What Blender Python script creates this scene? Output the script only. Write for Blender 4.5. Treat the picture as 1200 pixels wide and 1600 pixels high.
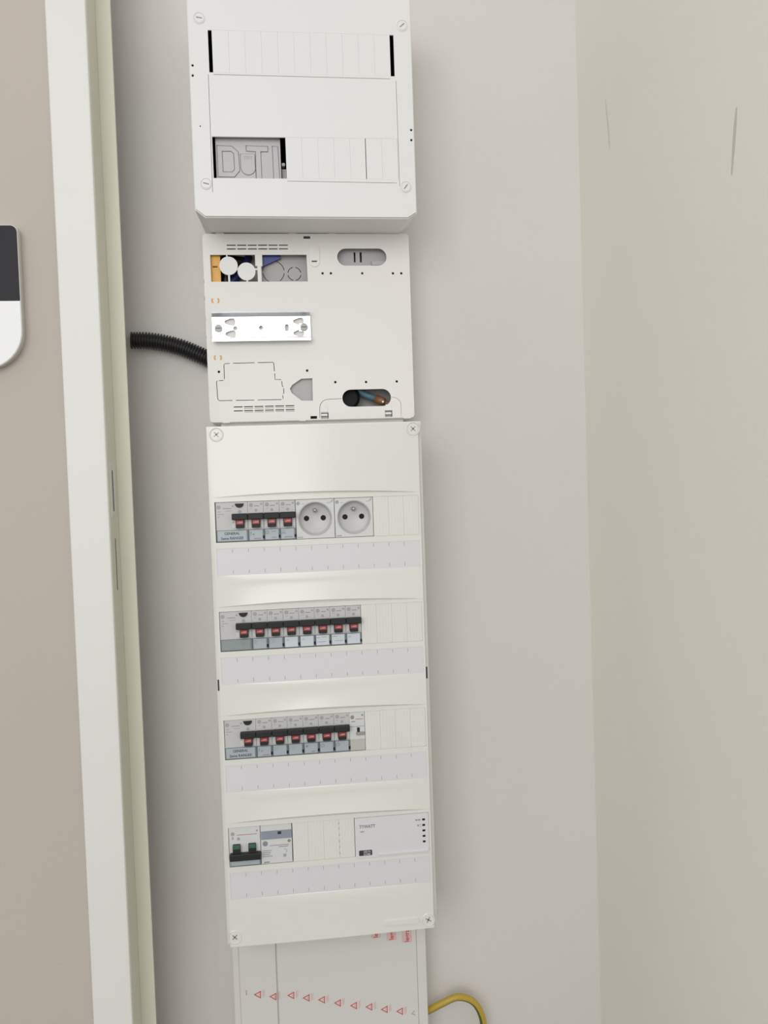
import bpy, bmesh, math, random
from mathutils import Vector, Matrix

# ------------------------------------------------------------------ clear
for o in list(bpy.data.objects):
    bpy.data.objects.remove(o)
sc = bpy.context.scene
C = sc.collection
random.seed(4)
H0 = 1350.0            # camera height above the floor, mm; all lengths below are mm: x right, y depth, z relative to eye level

def P(x, y, z):
    return Vector((x, y, z + H0)) * 0.001

# ------------------------------------------------------------------ camera
yaw, pitch, roll = math.radians(6.78), math.radians(-2.12), math.radians(-1.967)
fw = Vector((math.sin(yaw) * math.cos(pitch), math.cos(yaw) * math.cos(pitch), math.sin(pitch)))
r0 = fw.cross(Vector((0, 0, 1))).normalized()
u0 = r0.cross(fw)
rr = math.cos(roll) * r0 + math.sin(roll) * u0
uu = -math.sin(roll) * r0 + math.cos(roll) * u0
cd = bpy.data.cameras.new('camera')
cd.sensor_fit = 'VERTICAL'
cd.sensor_height = 24.0
cd.sensor_width = 18.0
cd.lens = 24.0 * 1340.0 / 1600.0
cd.clip_start = 0.02
cam = bpy.data.objects.new('camera', cd)
C.objects.link(cam)
cam.matrix_world = Matrix(((rr.x, uu.x, -fw.x, 0), (rr.y, uu.y, -fw.y, 0), (rr.z, uu.z, -fw.z, H0 * .001), (0, 0, 0, 1)))
sc.camera = cam

# ------------------------------------------------------------------ light
w = bpy.data.worlds.new('world')
sc.world = w
w.use_nodes = True
bg = w.node_tree.nodes['Background']
bg.inputs['Color'].default_value = (1.0, 0.99, 0.98, 1)
bg.inputs['Strength'].default_value = 0.68

def area(name, loc, target, sx, sy, power, col):
    l = bpy.data.lights.new(name, 'AREA')
    l.shape = 'RECTANGLE'
    l.size = sx
    l.size_y = sy
    l.energy = power
    l.color = col
    o = bpy.data.objects.new(name, l)
    C.objects.link(o)
    o.location = loc
    o.rotation_euler = (Vector(target) - Vector(loc)).to_track_quat('-Z', 'Y').to_euler()
    return o
area('window_daylight', (-0.85, -2.0, 2.1), (-0.75, 1.1, 1.6), 2.1, 1.8, 44, (1.0, 0.99, 0.975))

vs = sc.view_settings
vs.view_transform = 'Standard'
vs.look = 'None'
vs.gamma = 1
vs.use_curve_mapping = False
vs.exposure = 0.0

# ------------------------------------------------------------------ materials
def mat(name, col, rough=.5, metal=0., bump=0., bscale=300., var=0., vscale=6., spec=.5, coat=0.):
    m = bpy.data.materials.new(name)
    m.use_nodes = True
    nt = m.node_tree
    b = nt.nodes['Principled BSDF']
    b.inputs['Base Color'].default_value = (*col, 1)
    b.inputs['Roughness'].default_value = rough
    b.inputs['Metallic'].default_value = metal
    b.inputs['Specular IOR Level'].default_value = spec
    b.inputs['Coat Weight'].default_value = coat
    tc = nt.nodes.new('ShaderNodeTexCoord')
    if var:
        n = nt.nodes.new('ShaderNodeTexNoise')
        n.inputs['Scale'].default_value = vscale
        n.inputs['Detail'].default_value = 5
        nt.links.new(tc.outputs['Object'], n.inputs['Vector'])
        r = nt.nodes.new('ShaderNodeValToRGB')
        r.color_ramp.elements[0].position = .3
        r.color_ramp.elements[1].position = .7
        r.color_ramp.elements[0].color = (*[c * (1 - var) for c in col], 1)
        r.color_ramp.elements[1].color = (*[min(1, c * (1 + var)) for c in col], 1)
        nt.links.new(n.outputs['Fac'], r.inputs['Fac'])
        nt.links.new(r.outputs['Color'], b.inputs['Base Color'])
    if bump:
        n2 = nt.nodes.new('ShaderNodeTexNoise')
        n2.inputs['Scale'].default_value = bscale
        n2.inputs['Detail'].default_value = 4
        nt.links.new(tc.outputs['Object'], n2.inputs['Vector'])
        bp = nt.nodes.new('ShaderNodeBump')
        bp.inputs['Strength'].default_value = bump
        bp.inputs['Distance'].default_value = .001
        nt.links.new(n2.outputs['Fac'], bp.inputs['Height'])
        nt.links.new(bp.outputs['Normal'], b.inputs['Normal'])
    return m

M = {
    'wall_taupe': mat('wall_taupe', (.52, .47, .42), .85, bump=.25, bscale=420, var=.03, vscale=3),
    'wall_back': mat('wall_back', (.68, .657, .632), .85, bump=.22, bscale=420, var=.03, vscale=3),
    'wall_white': mat('wall_white', (.85, .83, .76), .8, bump=.22, bscale=420, var=.02, vscale=3),
    'floor': mat('floor', (.11, .085, .065), .6, var=.1),
    'frame_white': mat('frame_white', (.765, .765, .73), .5, bump=.05, bscale=200, var=.015),
    'jamb_cream': mat('jamb_cream', (.74, .725, .61), .5, bump=.05, bscale=200, var=.015),
    'steel_dull': mat('steel_dull', (.42, .43, .42), .5, metal=.5),
    'white_abs': mat('white_abs', (.785, .785, .775), .42, var=.008),
    'mid_abs': mat('mid_abs', (.80, .785, .76), .45, var=.01),
    'cream_abs': mat('cream_abs', (.765, .77, .72), .16, var=.008),
    'paper': mat('paper', (.715, .715, .735), .4, var=.01),
    'tick': mat('tick', (.30, .30, .33), .7),
    'trunk': mat('trunk', (.73, .73, .70), .35, var=.01),
    'film_red': mat('film_red', (.62, .10, .09), .5),
    'film_pale': mat('film_pale', (.74, .58, .55), .5),
    'film_mid': mat('film_mid', (.66, .26, .24), .5),
    'film_pink': mat('film_pink', (.78, .47, .44), .5),
    'dev_grey': mat('dev_grey', (.56, .56, .555), .45, var=.01),
    'dev_light': mat('dev_light', (.66, .67, .66), .45, var=.01),
    'dev_warm': mat('dev_warm', (.52, .51, .48), .45),
    'dev_mark': mat('dev_mark', (.27, .27, .28), .6),
    'dev_mark_pale': mat('dev_mark_pale', (.38, .38, .385), .6),
    'dev_red_line': mat('dev_red_line', (.45, .16, .16), .6),
    'black': mat('black', (.010, .010, .011), .5, spec=.2),
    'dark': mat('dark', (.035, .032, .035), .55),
    'charcoal': mat('charcoal', (.022, .022, .023), .5, spec=.3),
    'red': mat('red', (.27, .045, .042), .4),
    'red_print': mat('red_print', (.60, .25, .24), .5),
    'green': mat('green', (.045, .13, .085), .4),
    'holder': mat('holder', (.17, .20, .22), .3),
    'label_blue': mat('label_blue', (.42, .475, .51), .25),
    'label_white': mat('label_white', (.62, .68, .72), .25),
    'label_dim': mat('label_dim', (.285, .325, .32), .25),
    'slate': mat('slate', (.27, .31, .36), .4),
    'dti_grey': mat('dti_grey', (.52, .52, .525), .5, var=.015),
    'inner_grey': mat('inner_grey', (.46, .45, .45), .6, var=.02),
    'sock_grey': mat('sock_grey', (.56, .56, .555), .4),
    'zinc': mat('zinc', (.82, .85, .88), .3, metal=.97, bump=.04, bscale=150),
    'steel': mat('steel', (.55, .55, .53), .35, metal=.9),
    'screw_plastic': mat('screw_plastic', (.72, .72, .69), .4),
    'screw_grey': mat('screw_grey', (.36, .36, .35), .45, metal=.3),
    'copper': mat('copper', (.50, .28, .06), .4, metal=.2),
    'orange': mat('orange', (.80, .42, .06), .4),
    'blue': mat('blue', (.03, .05, .22), .4),
    'teal': mat('teal', (.10, .19, .24), .45),
    'brown': mat('brown', (.24, .11, .05), .4),
    'conduit': mat('conduit', (.012, .011, .012), .35),
    'cable_yellow': mat('cable_yellow', (.50, .35, .045), .4),
    'cable_green': mat('cable_green', (.06, .12, .03), .4),
    'glass_black': mat('glass_black', (.014, .012, .016), .25, spec=.12),
    'intercom_white': mat('intercom_white', (.82, .83, .84), .35),
    'intercom_rim': mat('intercom_rim', (.62, .62, .58), .4),
    'scuff': mat('scuff', (.70, .69, .64), .8),
    'scuff_dark': mat('scuff_dark', (.58, .585, .56), .8),
}

# ------------------------------------------------------------------ mesh helpers (mm in, metres out)
ORG = {}               # world origin of every linked object, metres

def thing(name, label, cat, base, group=None):
    o = bpy.data.objects.new(name, None)
    o.empty_display_size = .02
    C.objects.link(o)
    o.location = P(*base)
    ORG[o] = P(*base)
    o['label'] = label
    o['category'] = cat
    if group:
        o['group'] = group
    return o

def tag(o, label=None, cat=None, group=None, kind=None):
    if label: o['label'] = label
    if cat: o['category'] = cat
    if group: o['group'] = group
    if kind: o['kind'] = kind
    return o

class MB:
    def __init__(s):
        s.bm = bmesh.new()
        s.mats = []

    def _merge(s, b2, mi=0):
        me = bpy.data.meshes.new('tmp')
        for f in b2.faces:
            f.material_index = mi
        b2.to_mesh(me)
        b2.free()
        s.bm.from_mesh(me)
        bpy.data.meshes.remove(me)
        return s

    def box(s, x0, x1, y0, y1, z0, z1, bev=0., seg=2, mi=0):
        b = bmesh.new()
        bmesh.ops.create_cube(b, size=1)
        for v in b.verts:
            v.co = Vector(((x0 + x1) / 2 + v.co.x * (x1 - x0), (y0 + y1) / 2 + v.co.y * (y1 - y0), (z0 + z1) / 2 + v.co.z * (z1 - z0)))
        if bev:
            bmesh.ops.bevel(b, geom=list(b.edges), offset=bev, segments=seg, profile=.5, affect='EDGES')
        return s._merge(b, mi)

    def quads(s, verts, faces, mi=0):
        b = bmesh.new()
        vv = [b.verts.new(v) for v in verts]
        for f in faces:
            b.faces.new([vv[i] for i in f])
        return s._merge(b, mi)

    def cyl(s, cx, cz, r, y0, y1, seg=28, r2=None, bev=0.):
        """disc / cylinder facing the viewer: axis along depth, y0 nearest"""
        b = bmesh.new()
        bmesh.ops.create_cone(b, cap_ends=True, segments=seg, radius1=r, radius2=r if r2 is None else r2, depth=1)
        for v in b.verts:
            t = v.co.z + .5                # 0 = radius1 end (back) -> 1
            v.co = Vector((cx + v.co.x, y1 + (y0 - y1) * t, cz + v.co.y))
        if bev:
            bmesh.ops.bevel(b, geom=[e for e in b.edges if all(abs(v.co.y - y0) < 1e-4 for v in e.verts)], offset=bev, segments=2, affect='EDGES')
        bmesh.ops.recalc_face_normals(b, faces=list(b.faces))
        return s._merge(b)

    def plate(s, outer, holes, yf, th, mi=0):
        """polygon with holes in the x/z plane, front at depth yf, thickness th going back"""
        cu = bpy.data.curves.new('tmp', 'CURVE')
        cu.dimensions = '2D'
        cu.fill_mode = 'BOTH'
        cu.extrude = th / 2
        for poly in [outer] + list(holes):
            sp = cu.splines.new('POLY')
            sp.points.add(len(poly) - 1)
            for q, p in zip(sp.points, poly):
                q.co = (p[0], p[1], 0, 1)
            sp.use_cyclic_u = True
        ob = bpy.data.objects.new('tmp', cu)
        me = bpy.data.meshes.new_from_object(ob)
        b = bmesh.new()
        b.from_mesh(me)
        for v in b.verts:
            v.co = Vector((v.co.x, yf + th / 2 - v.co.z, v.co.y))
        bmesh.ops.remove_doubles(b, verts=list(b.verts), dist=1e-4)
        bmesh.ops.recalc_face_normals(b, faces=list(b.faces))
        bpy.data.objects.remove(ob)
        bpy.data.curves.remove(cu)
        bpy.data.meshes.remove(me)
        return s._merge(b, mi)

    def text(s, txt, x, z, yf, size, align='LEFT', rot=0., sx=1., mi=0, bold=.012):
        cu = bpy.data.curves.new('tmp', 'FONT')
        cu.body = txt
        cu.size = size
        cu.align_x = align
        cu.extrude = .03
        cu.offset = bold * size
        cu.resolution_u = 3
        ob = bpy.data.objects.new('tmp', cu)
        me = bpy.data.meshes.new_from_object(ob)
        b = bmesh.new()
        b.from_mesh(me)
        c, n = math.cos(rot), math.sin(rot)
        for v in b.verts:
            px, pz = v.co.x * sx, v.co.y
            v.co = Vector((x + px * c - pz * n, yf - v.co.z, z + px * n + pz * c))
        bpy.data.objects.remove(ob)
        bpy.data.curves.remove(cu)
        bpy.data.meshes.remove(me)
        return s._merge(b, mi)

    def tube(s, pts, rads, seg=14, caps=True, band=None, up=Vector((0, 1, 0))):
        b = bmesh.new()
        pts = [Vector(p) for p in pts]
        rings = []
        for i, p in enumerate(pts):
            t = (pts[min(i + 1, len(pts) - 1)] - pts[max(i - 1, 0)]).normalized()
            a = t.cross(up).normalized()
            c = a.cross(t)
            rings.append([b.verts.new(p + rads[i] * (math.cos(k * math.tau / seg) * a + math.sin(k * math.tau / seg) * c)) for k in range(seg)])
        for i in range(len(rings) - 1):
            for k in range(seg):
                f = b.faces.new([rings[i][k], rings[i][(k + 1) % seg], rings[i + 1][(k + 1) % seg], rings[i + 1][k]])
                f.smooth = True
                f.material_index = 1 if band and band(k, i) else 0
        if caps:
            b.faces.new(rings[0])
            b.faces.new(rings[-1][::-1])
        bmesh.ops.recalc_face_normals(b, faces=list(b.faces))
        me = bpy.data.meshes.new('tmp')
        b.to_mesh(me)
        b.free()
        s.bm.from_mesh(me)
        bpy.data.meshes.remove(me)
        return s

    def lathe(s, cx, cz, prof, seg=36):
        """profile of (radius, depth), closed only where radius is 0; axis along depth"""
        b = bmesh.new()
        rings = []
        for r, y in prof:
            if r <= 0:
                rings.append([b.verts.new((cx, y, cz))])
            else:
                rings.append([b.verts.new((cx + r * math.cos(k * math.tau / seg), y, cz + r * math.sin(k * math.tau / seg))) for k in range(seg)])
        for A, B in zip(rings, rings[1:]):
            for k in range(seg):
                k2 = (k + 1) % seg
                if len(A) == 1:
                    b.faces.new([A[0], B[k], B[k2]])
                elif len(B) == 1:
                    b.faces.new([A[k], A[k2], B[0]])
                else:
                    b.faces.new([A[k], A[k2], B[k2], B[k]])
        return s._merge(b)

    def build(s, name, m, parent=None, smooth=False):
        me = bpy.data.meshes.new(name)
        for v in s.bm.verts:
            v.co = P(*v.co)
        lo = Vector((min(v.co.x for v in s.bm.verts), min(v.co.y for v in s.bm.verts), min(v.co.z for v in s.bm.verts)))
        hi = Vector((max(v.co.x for v in s.bm.verts), max(v.co.y for v in s.bm.verts), max(v.co.z for v in s.bm.verts)))
        c = Vector(((lo.x + hi.x) / 2, (lo.y + hi.y) / 2, lo.z))
        for v in s.bm.verts:
            v.co -= c
        if smooth:
            for f in s.bm.faces:
                f.smooth = True
        s.bm.to_mesh(me)
        s.bm.free()
        if not isinstance(m, (list, tuple)):
            m = [m]
        for k in m:
            me.materials.append(M[k])
        o = bpy.data.objects.new(name, me)
        C.objects.link(o)
        ORG[o] = c
        if parent is not None:
            o.parent = parent
            o.location = c - ORG[parent]
        else:
            o.location = c
        return o

def rect(x0, x1, z0, z1):
    return [(x0, z0), (x1, z0), (x1, z1), (x0, z1)]

def circ(cx, cz, r, n=24):
    return [(cx + r * math.cos(k * math.tau / n), cz + r * math.sin(k * math.tau / n)) for k in range(n)]

def pill(cx, cz, hl, r, n=12):
    p = [(cx + hl - r + r * math.cos(a), cz + r * math.sin(a)) for a in [-math.pi / 2 + math.pi * k / n for k in range(n + 1)]]
    return p + [(cx - hl + r + r * math.cos(a), cz + r * math.sin(a)) for a in [math.pi / 2 + math.pi * k / n for k in range(n + 1)]]

def rrect(x0, x1, z0, z1, rads, n=6):
    """rads: bottom-left, bottom-right, top-right, top-left"""
    out = []
    for (cx, cz, sx, sz, r, a0) in ((x0, z0, 1, 1, rads[0], math.pi), (x1, z0, -1, 1, rads[1], 1.5 * math.pi), (x1, z1, -1, -1, rads[2], 0), (x0, z1, 1, -1, rads[3], .5 * math.pi)):
        for k in range(n + 1):
            a = a0 + .5 * math.pi * k / n
            out.append((cx + sx * r + r * math.cos(a), cz + sz * r + r * math.sin(a)))
    return out

def stroke(pts, wd):
    """closed outline of a line of width wd through pts"""
    L, R = [], []
    for i, p in enumerate(pts):
        a = pts[max(i - 1, 0)]
        b = pts[min(i + 1, len(pts) - 1)]
        t = Vector((b[0] - a[0], b[1] - a[1])).normalized()
        n = Vector((-t.y, t.x)) * wd / 2
        L.append((p[0] + n.x, p[1] + n.y))
        R.append((p[0] - n.x, p[1] - n.y))
    return L + R[::-1]

def arc(cx, cz, r, a0, a1, n=8):
    return [(cx + r * math.cos(math.radians(a0 + (a1 - a0) * k / n)), cz + r * math.sin(math.radians(a0 + (a1 - a0) * k / n))) for k in range(n + 1)]

def bevmod(o, wd=.0008, seg=2, ang=40):
    m = o.modifiers.new('bevel', 'BEVEL')
    m.width = wd
    m.segments = seg
    m.limit_method = 'ANGLE'
    m.angle_limit = math.radians(ang)
    return o

# ================================================================== SETTING
YW = 1100.0             # back wall
YL = 955.0              # face of the wall on the left that carries the intercom
XR = 404.0              # side wall on the right
ZF = -H0
ZT = 1250.0
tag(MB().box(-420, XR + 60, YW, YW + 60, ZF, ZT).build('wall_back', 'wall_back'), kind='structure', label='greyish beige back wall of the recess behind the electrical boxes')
tag(MB().box(-1500, -222, YL, YW, ZF, ZT).build('wall_left', 'wall_taupe'), kind='structure', label='taupe painted wall left of the white door frame')
wr = tag(MB().box(XR, XR + 1200, 430, YW, ZF, ZT).build('wall_right', 'wall_white'), kind='structure', label='off-white side wall on the right of the recess')
tag(MB().box(-2600, 2600, -2900, YW + 60, ZF - 40, ZF).build('floor', 'floor'), kind='structure', label='brown floor in front of the recess')
tr = thing('trim_1', 'white painted door frame with cream rebate left of the electrical boxes', 'door frame', (-200, 1000, ZF))
del tr['category']
tr['kind'] = 'structure'
bevmod(MB().box(-225.8, -184.4, 949, 1050, ZF, ZT).build('architrave', 'frame_white', tr), .0015)
bevmod(MB().box(-184.4, -167.6, 999, 1003, ZF, ZT).build('door_stop', 'jamb_cream', tr), .0008)
rb = MB().box(-184.4, -184.0, 951.5, 999, ZF, ZT).build('rebate_face', 'jamb_cream', tr)
sp = MB().box(-184.0, -183.2, 958, 984, -30, 30, .3).build('strike_plate', 'frame_white', tr)
MB().box(-183.6, -183.0, 968, 972.5, -24, 21).build('latch_slot_shade', 'dark', sp)  # solid dark strip painted in for the shade inside the latch slot
MB().box(-184.2, -183.7, 973.5, 975.5, -111, -54).build('keeper_slot_shade', 'dark', tr)  # no cavity cut here: dark colour stands in for the lower slot's shade
# scuffs on the right-hand wall (drawn on its face)
def wall_mark(pts, wd, m):
    v, f = [], []
    n = len(pts)
    for i, (y, z) in enumerate(pts):
        ww = wd * (0.25 + math.sin(math.pi * (i + .3) / (n - .4)))
        v += [(XR - .15, y - ww / 2, z), (XR - .15, y + ww / 2, z)]
    for i in range(n - 1):
        f.append((2 * i, 2 * i + 1, 2 * i + 3, 2 * i + 2))
    MB().quads(v, f).build('scuff_mark', m, wr)
wall_mark([(1005, 448), (1003, 432), (999, 412), (997, 395), (996, 384)], 3.5, 'scuff')
wall_mark([(712, 312), (715, 297), (718, 280), (722, 258)], 4.0, 'scuff_dark')

# ================================================================== INTERCOM
ic = thing('intercom', 'white wall intercom with black glass upper half, cut off by the left picture edge', 'intercom', (-297, YL, 128))
bo = MB().plate(rrect(-344, -262.8, 130.0, 279.2, (40, 40, 7, 7), 10), [], 943.5, 11.5).build('body', 'intercom_rim', ic)
bevmod(bo, .001, 2)
bevmod(MB().plate([(x, z) for x, z in rrect(-343.2, -263.6, 130.8, 200.4, (39.4, 39.4, .4, .4), 10)], [], 942.8, 3).build('front_panel', 'intercom_white', ic), .0004)
gl = MB().plate(rrect(-343.2, -263.6, 200.7, 278.5, (.4, .4, 6.4, 6.4), 8), [], 942.8, 3).build('screen', 'glass_black', ic)
bevmod(gl, .0004)

# ================================================================== UPPER ENCLOSURE
UY = 980.0
ue = thing('telecom_enclosure', 'white plastic enclosure with a DTI window, topmost of the stacked boxes', 'electrical box', (42, YW, 300))
out = [(-72, 300), (155.5, 299), (165.5, 305), (165.8, 552), (-81.8, 552), (-82, 308)]
seam = []
holes = [rect(-61, 145.9, 457.2, 503.2), rect(-61, 146.4, 341.8, 387.3)]
holes += [stroke([(-56.5, 455), (140.5, 454.2)], .55), stroke([(20.5, 339), (144, 337.7)], .5)]
holes += [stroke([(-62.3, 455), (-62.8, 326)], .4), stroke([(147.2, 452), (147.4, 334)], .4)]
holes += [circ(-79, 464.4, 1.4, 10), circ(-79.3, 453.4, 1.4, 10), circ(162.8, 397.5, 1.4, 10), circ(162.6, 386.2, 1.4, 10), circ(-73.3, 398.4, .8, 10)]
bevmod(MB().plate(out, holes, UY, 2.5).build('cover', 'white_abs', ue), .0006, 2, 60)
# shell sides with a slightly tapering underside
sh = MB()
n = len(out)
fr = [(x, UY + 2.5, z) for x, z in out]
bk = [(42 + (x - 42) * .975, YW, z if z > 400 else z + 5) for x, z in out]
sh.quads(fr + bk, [(i, (i + 1) % n, n + (i + 1) % n, n + i) for i in range(n)] + [tuple(range(n, 2 * n))])
so = sh.build('shell', 'white_abs', ue)
so.modifiers.new('solid', 'SOLIDIFY').thickness = .0012
# rows of blanking plates
def blank_plate(x0, x1, z0, z1, yf, m, parent, ribs=3, slots=None):
    b = MB()
    b.box(x0 + .04, x1 - .04, yf, yf + 2.2, z0, z1, .05, 1)
    return b.build('blanking_plate', m, parent)
for k in range(11):
    blank_plate(-56.9 + 18.03 * k, -56.9 + 18.03 * (k + 1), 457.25, 503.2, UY + .12, 'white_abs', ue)
for k in range(7):
    blank_plate(19.7 + 18.08 * k, 19.7 + 18.08 * (k + 1) - (.7 if k == 4 else 0), 341.85, 387.25, UY + .12, 'white_abs', ue)
for (x, z, a) in ((-69.8, 515.9, -8), (156, 513.9, 40), (-69.6, 335.5, -14), (154.3, 333.4, 52)):
    s1 = MB().lathe(x, z, [(6.6, UY), (6.6, UY - .5), (5.7, UY - .9), (5.5, UY - .3), (5.4, UY - .2), (4.8, UY - .8), (0, UY - .8)]).build('screw', 'white_abs', ue)
    ca, sa = math.cos(math.radians(a)), math.sin(math.radians(a))
    MB().plate(stroke([(x - 3.2 * ca, z - 3.2 * sa), (x + 3.2 * ca, z + 3.2 * sa)], 1.3), [], UY - .9, .3).build('slot', 'dev_mark', s1)

# ---- telephone termination module behind the window
dt = thing('telephone_module', 'grey module embossed DTI with a TEST flap, inside the window of the top enclosure', 'module', (-21, 1040, 338))
GY = 988.0
Dout = [(-56.2, 346.2), (-56.2, 380.2), (-40.5, 379.6), (-33.5, 373.5), (-32.6, 352.8), (-38.6, 346.0)]
Din = [(-51.2, 351), (-51.4, 374.6), (-41.2, 374.6), (-38, 371.8), (-37.6, 354.2), (-40.6, 351)]
Tl = [(-24, 380.3), (-.5, 379.6), (-.5, 374.4), (-8.5, 374.4), (-8.4, 343.8), (-14, 343.8), (-13.6, 374.4), (-23.8, 374.9)]
Il = [(5.3, 380), (10.8, 379.6), (11.6, 343.8), (5.6, 343.8)]
flap = [(-30.8, 371), (-15.4, 371.3), (-15.2, 355.2)] + arc(-22.8, 356.2, 7.8, -10, -170, 10) + [(-30.6, 355.4)]
def grow(poly, d):
    n = len(poly)
    ar = sum(poly[i][0] * poly[(i + 1) % n][1] - poly[(i + 1) % n][0] * poly[i][1] for i in range(n))
    sg = 1 if ar > 0 else -1
    res = []
    for i in range(n):
        a, b, c = Vector(poly[i - 1]), Vector(poly[i]), Vector(poly[(i + 1) % n])
        t1, t2 = (b - a).normalized(), (c - b).normalized()
        n1, n2 = Vector((t1.y, -t1.x)) * sg, Vector((t2.y, -t2.x)) * sg
        m = (n1 + n2)
        m = m / max(m.length_squared / 2, .5)
        res.append((b.x + m.x * d, b.y + m.y * d))
    return res
g = .8
MB().box(-58, 13.6, GY + 2.2, 1040, 338, 394).build('housing', 'dti_grey', dt)
MB().plate(rect(-58.2, 13.8, 338, 394), [grow(Dout, g), grow(Tl, g), grow(Il, g), grow(flap, g * .8)], GY, 2.2).build('front_plate', 'dti_grey', dt)
MB().plate(Dout, [Din], GY - .4, 2.3).build('letter_d', 'dti_grey', dt)
MB().plate(grow(Din, -g), [], GY, 2.2).build('letter_counter', 'dti_grey', dt)
MB().plate(Tl, [], GY - .4, 2.3).build('letter_t', 'dti_grey', dt)
MB().plate(Il, [], GY - .4, 2.3).build('letter_i', 'dti_grey', dt)
fl = MB().plate(flap, [], GY - .6, 2.6).build('test_flap', 'dti_grey', dt)
MB().text('TEST', -22.6, 365.6, GY - .7, 4.6, 'CENTER').build('lettering', 'dev_mark_pale', fl)
cc = MB().box(14.6, 20, 996, 1030, 340, 358, .6)
cc.box(14.8, 18.5, 992, 1000, 360, 363.5, .4)
tag(cc.build('terminal_block', 'dev_warm', dt))

# ================================================================== MIDDLE ENCLOSURE
MY = 1050.0
me_ = thing('mounting_enclosure', 'open white mounting enclosure with DIN rail and cut-outs, middle of the stacked boxes', 'electrical box', (42, YW, 68))
out = rrect(-81.5, 166.8, 76.3, 300.5, (4, 4, 3.5, 4), 5)
holes = [[(-73.2, 243.8), (41.7, 243.4), (41.2, 275.6), (-73.4, 275.7)]]
for k in range(6):
    x = -53.4 + 12.42 * k
    holes += [rect(x, x + 10.6, 286.3, 287.7), rect(x, x + 10.6, 281.9, 283.3)]
    x = -52.9 + 12.42 * k
    holes += [rect(x, x + 10.6, 93.6, 94.8), rect(x, x + 10.6, 88.9, 90.1)]
    if k > 0:
        holes += [rect(x, x + 10.6, 91.9, 92.4), rect(x, x + 10.6, 87.4, 87.9)]
holes += [pill(108.5, 272.5, 30.2, 10.4), pill(108.4, 101.6, 30, 10.5)]
holes += [rect(38.4, 46.6, 294.6, 297.8), rect(38.8, 46.8, 77.6, 81.0)]
for x, z in ((59.9, 253.1), (70, 253.1), (108.2, 252.9), (146, 252.6), (156.3, 252.6), (-68.7, 136.7), (36.9, 136.2), (70.6, 121.5), (108.2, 120.9), (146.2, 120.8)):
    holes.append(circ(x, z, 1.55, 12))
for x0, x1, z in ((-72.4, -66.2, 221.3), (-72.2, -66, 153.5)):
    holes += [stroke(arc(x0 + 3.2, z, 4.0, 138, 222, 6), 2.0), stroke(arc(x1 - 3.2, z, 4.0, 42, -42, 6), 2.0)]
# perforated knock-out, in dashes
sw = .8
kn = [[(-62.6, 127.5), (-62.4, 145.2), (-60.8, 146.4), (-55.5, 146.5)], [(-51.5, 146.6), (-26, 146.8)], [(-22.2, 146.8), (-4.2, 147), (-3, 146), (-2.6, 136)], [(-2.4, 133.5), (-2.2, 126.2), (5.2, 126.0)],
      [(5.8, 124), (6.2, 117.5), (7.8, 117.2)], [(7.6, 115.5), (7.8, 109.5), (6.4, 109)], [(6.4, 107.2), (6.4, 102.8)], [(4.6, 101.9), (-24, 102)], [(-28, 102), (-50, 102.1)], [(-54, 102.1), (-69.5, 102.2), (-71.4, 104), (-72, 124.6), (-70.8, 126)], [(-69, 126.1), (-63.6, 126.4)]]
holes += [stroke(p, sw) for p in kn]
holes += [stroke([(50.2, 78.5), (50.5, 90)] + arc(61, 90.5, 10.4, 178, 100, 8) + [(64, 101.0), (77.6, 101.4)], .55)]
holes += [stroke([(139.2, 101.6)] + [(141, 101.6)] + arc(140.6, 91.6, 9.9, 85, 4, 8) + [(150.4, 84), (150.2, 77.6)], .45)]
holes += [rect(51.8, 60.8, 77.4, 84.8), rect(130.3, 139.3, 77.6, 85.4)]
arrow = [(15.2, 114.8), (17.2, 109.5), (28.8, 100), (42.5, 99.7), (42.8, 126.8), (29.4, 126.5), (18.5, 119.5)]
holes += [arrow, rect(47.4, 53.6, 266.6, 268.2)]
bevmod(MB().plate(out, holes, MY, 2.5).build('front_plate', 'mid_abs', me_), .0004, 1, 60)
# tray behind it
t = MB()
o2 = rrect(-81, 166.3, 76.8, 300, (4, 4, 3.5, 4), 5)
n = len(o2)
t.quads([(x, MY + 2.5, z) for x, z in o2] + [(x, YW, z) for x, z in o2], [(i, (i + 1) % n, n + (i + 1) % n, n + i) for i in range(n)])
t.quads([(x, YW - 1, z) for x, z in o2], [tuple(range(n))])
so = t.build('tray', 'mid_abs', me_)
so.modifiers.new('solid', 'SOLIDIFY').thickness = .001
MB().box(-70, 155, MY + 14, YW, 62, 76.7, 1.5).build('cable_spout', 'mid_abs', me_)
for x, z in ((-81.8, 245), (-81.8, 225), (-81.4, 200), (-81.4, 178), (167, 199), (167, 175), (167, 172)):
    MB().box(x - .6, x + .6, MY + .6, MY + 5, z - 1.6, z + 1.6, .3, 1).build('side_clip', 'inner_grey', me_)
for x0, x1 in ((-66, -56), (20, 30), (68, 77), (150, 158)):
    MB().box(x0, x1, MY + 1.2, MY + 6, 299.8, 302.2, .5, 1).build('top_clip', 'mid_abs', me_)
for x0, x1 in ((-67, -58), (25, 33)):
    MB().box(x0, x1, MY - .3, MY + 3, 75.2, 77.4, .4, 1).build('bottom_clip', 'mid_abs', me_)
MB().plate(rrect(152.5, 162, 75.2, 78.2, (1, 1, 1, 1), 4), [], MY - .6, 3).build('bottom_clip', 'mid_abs', me_)
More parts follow.
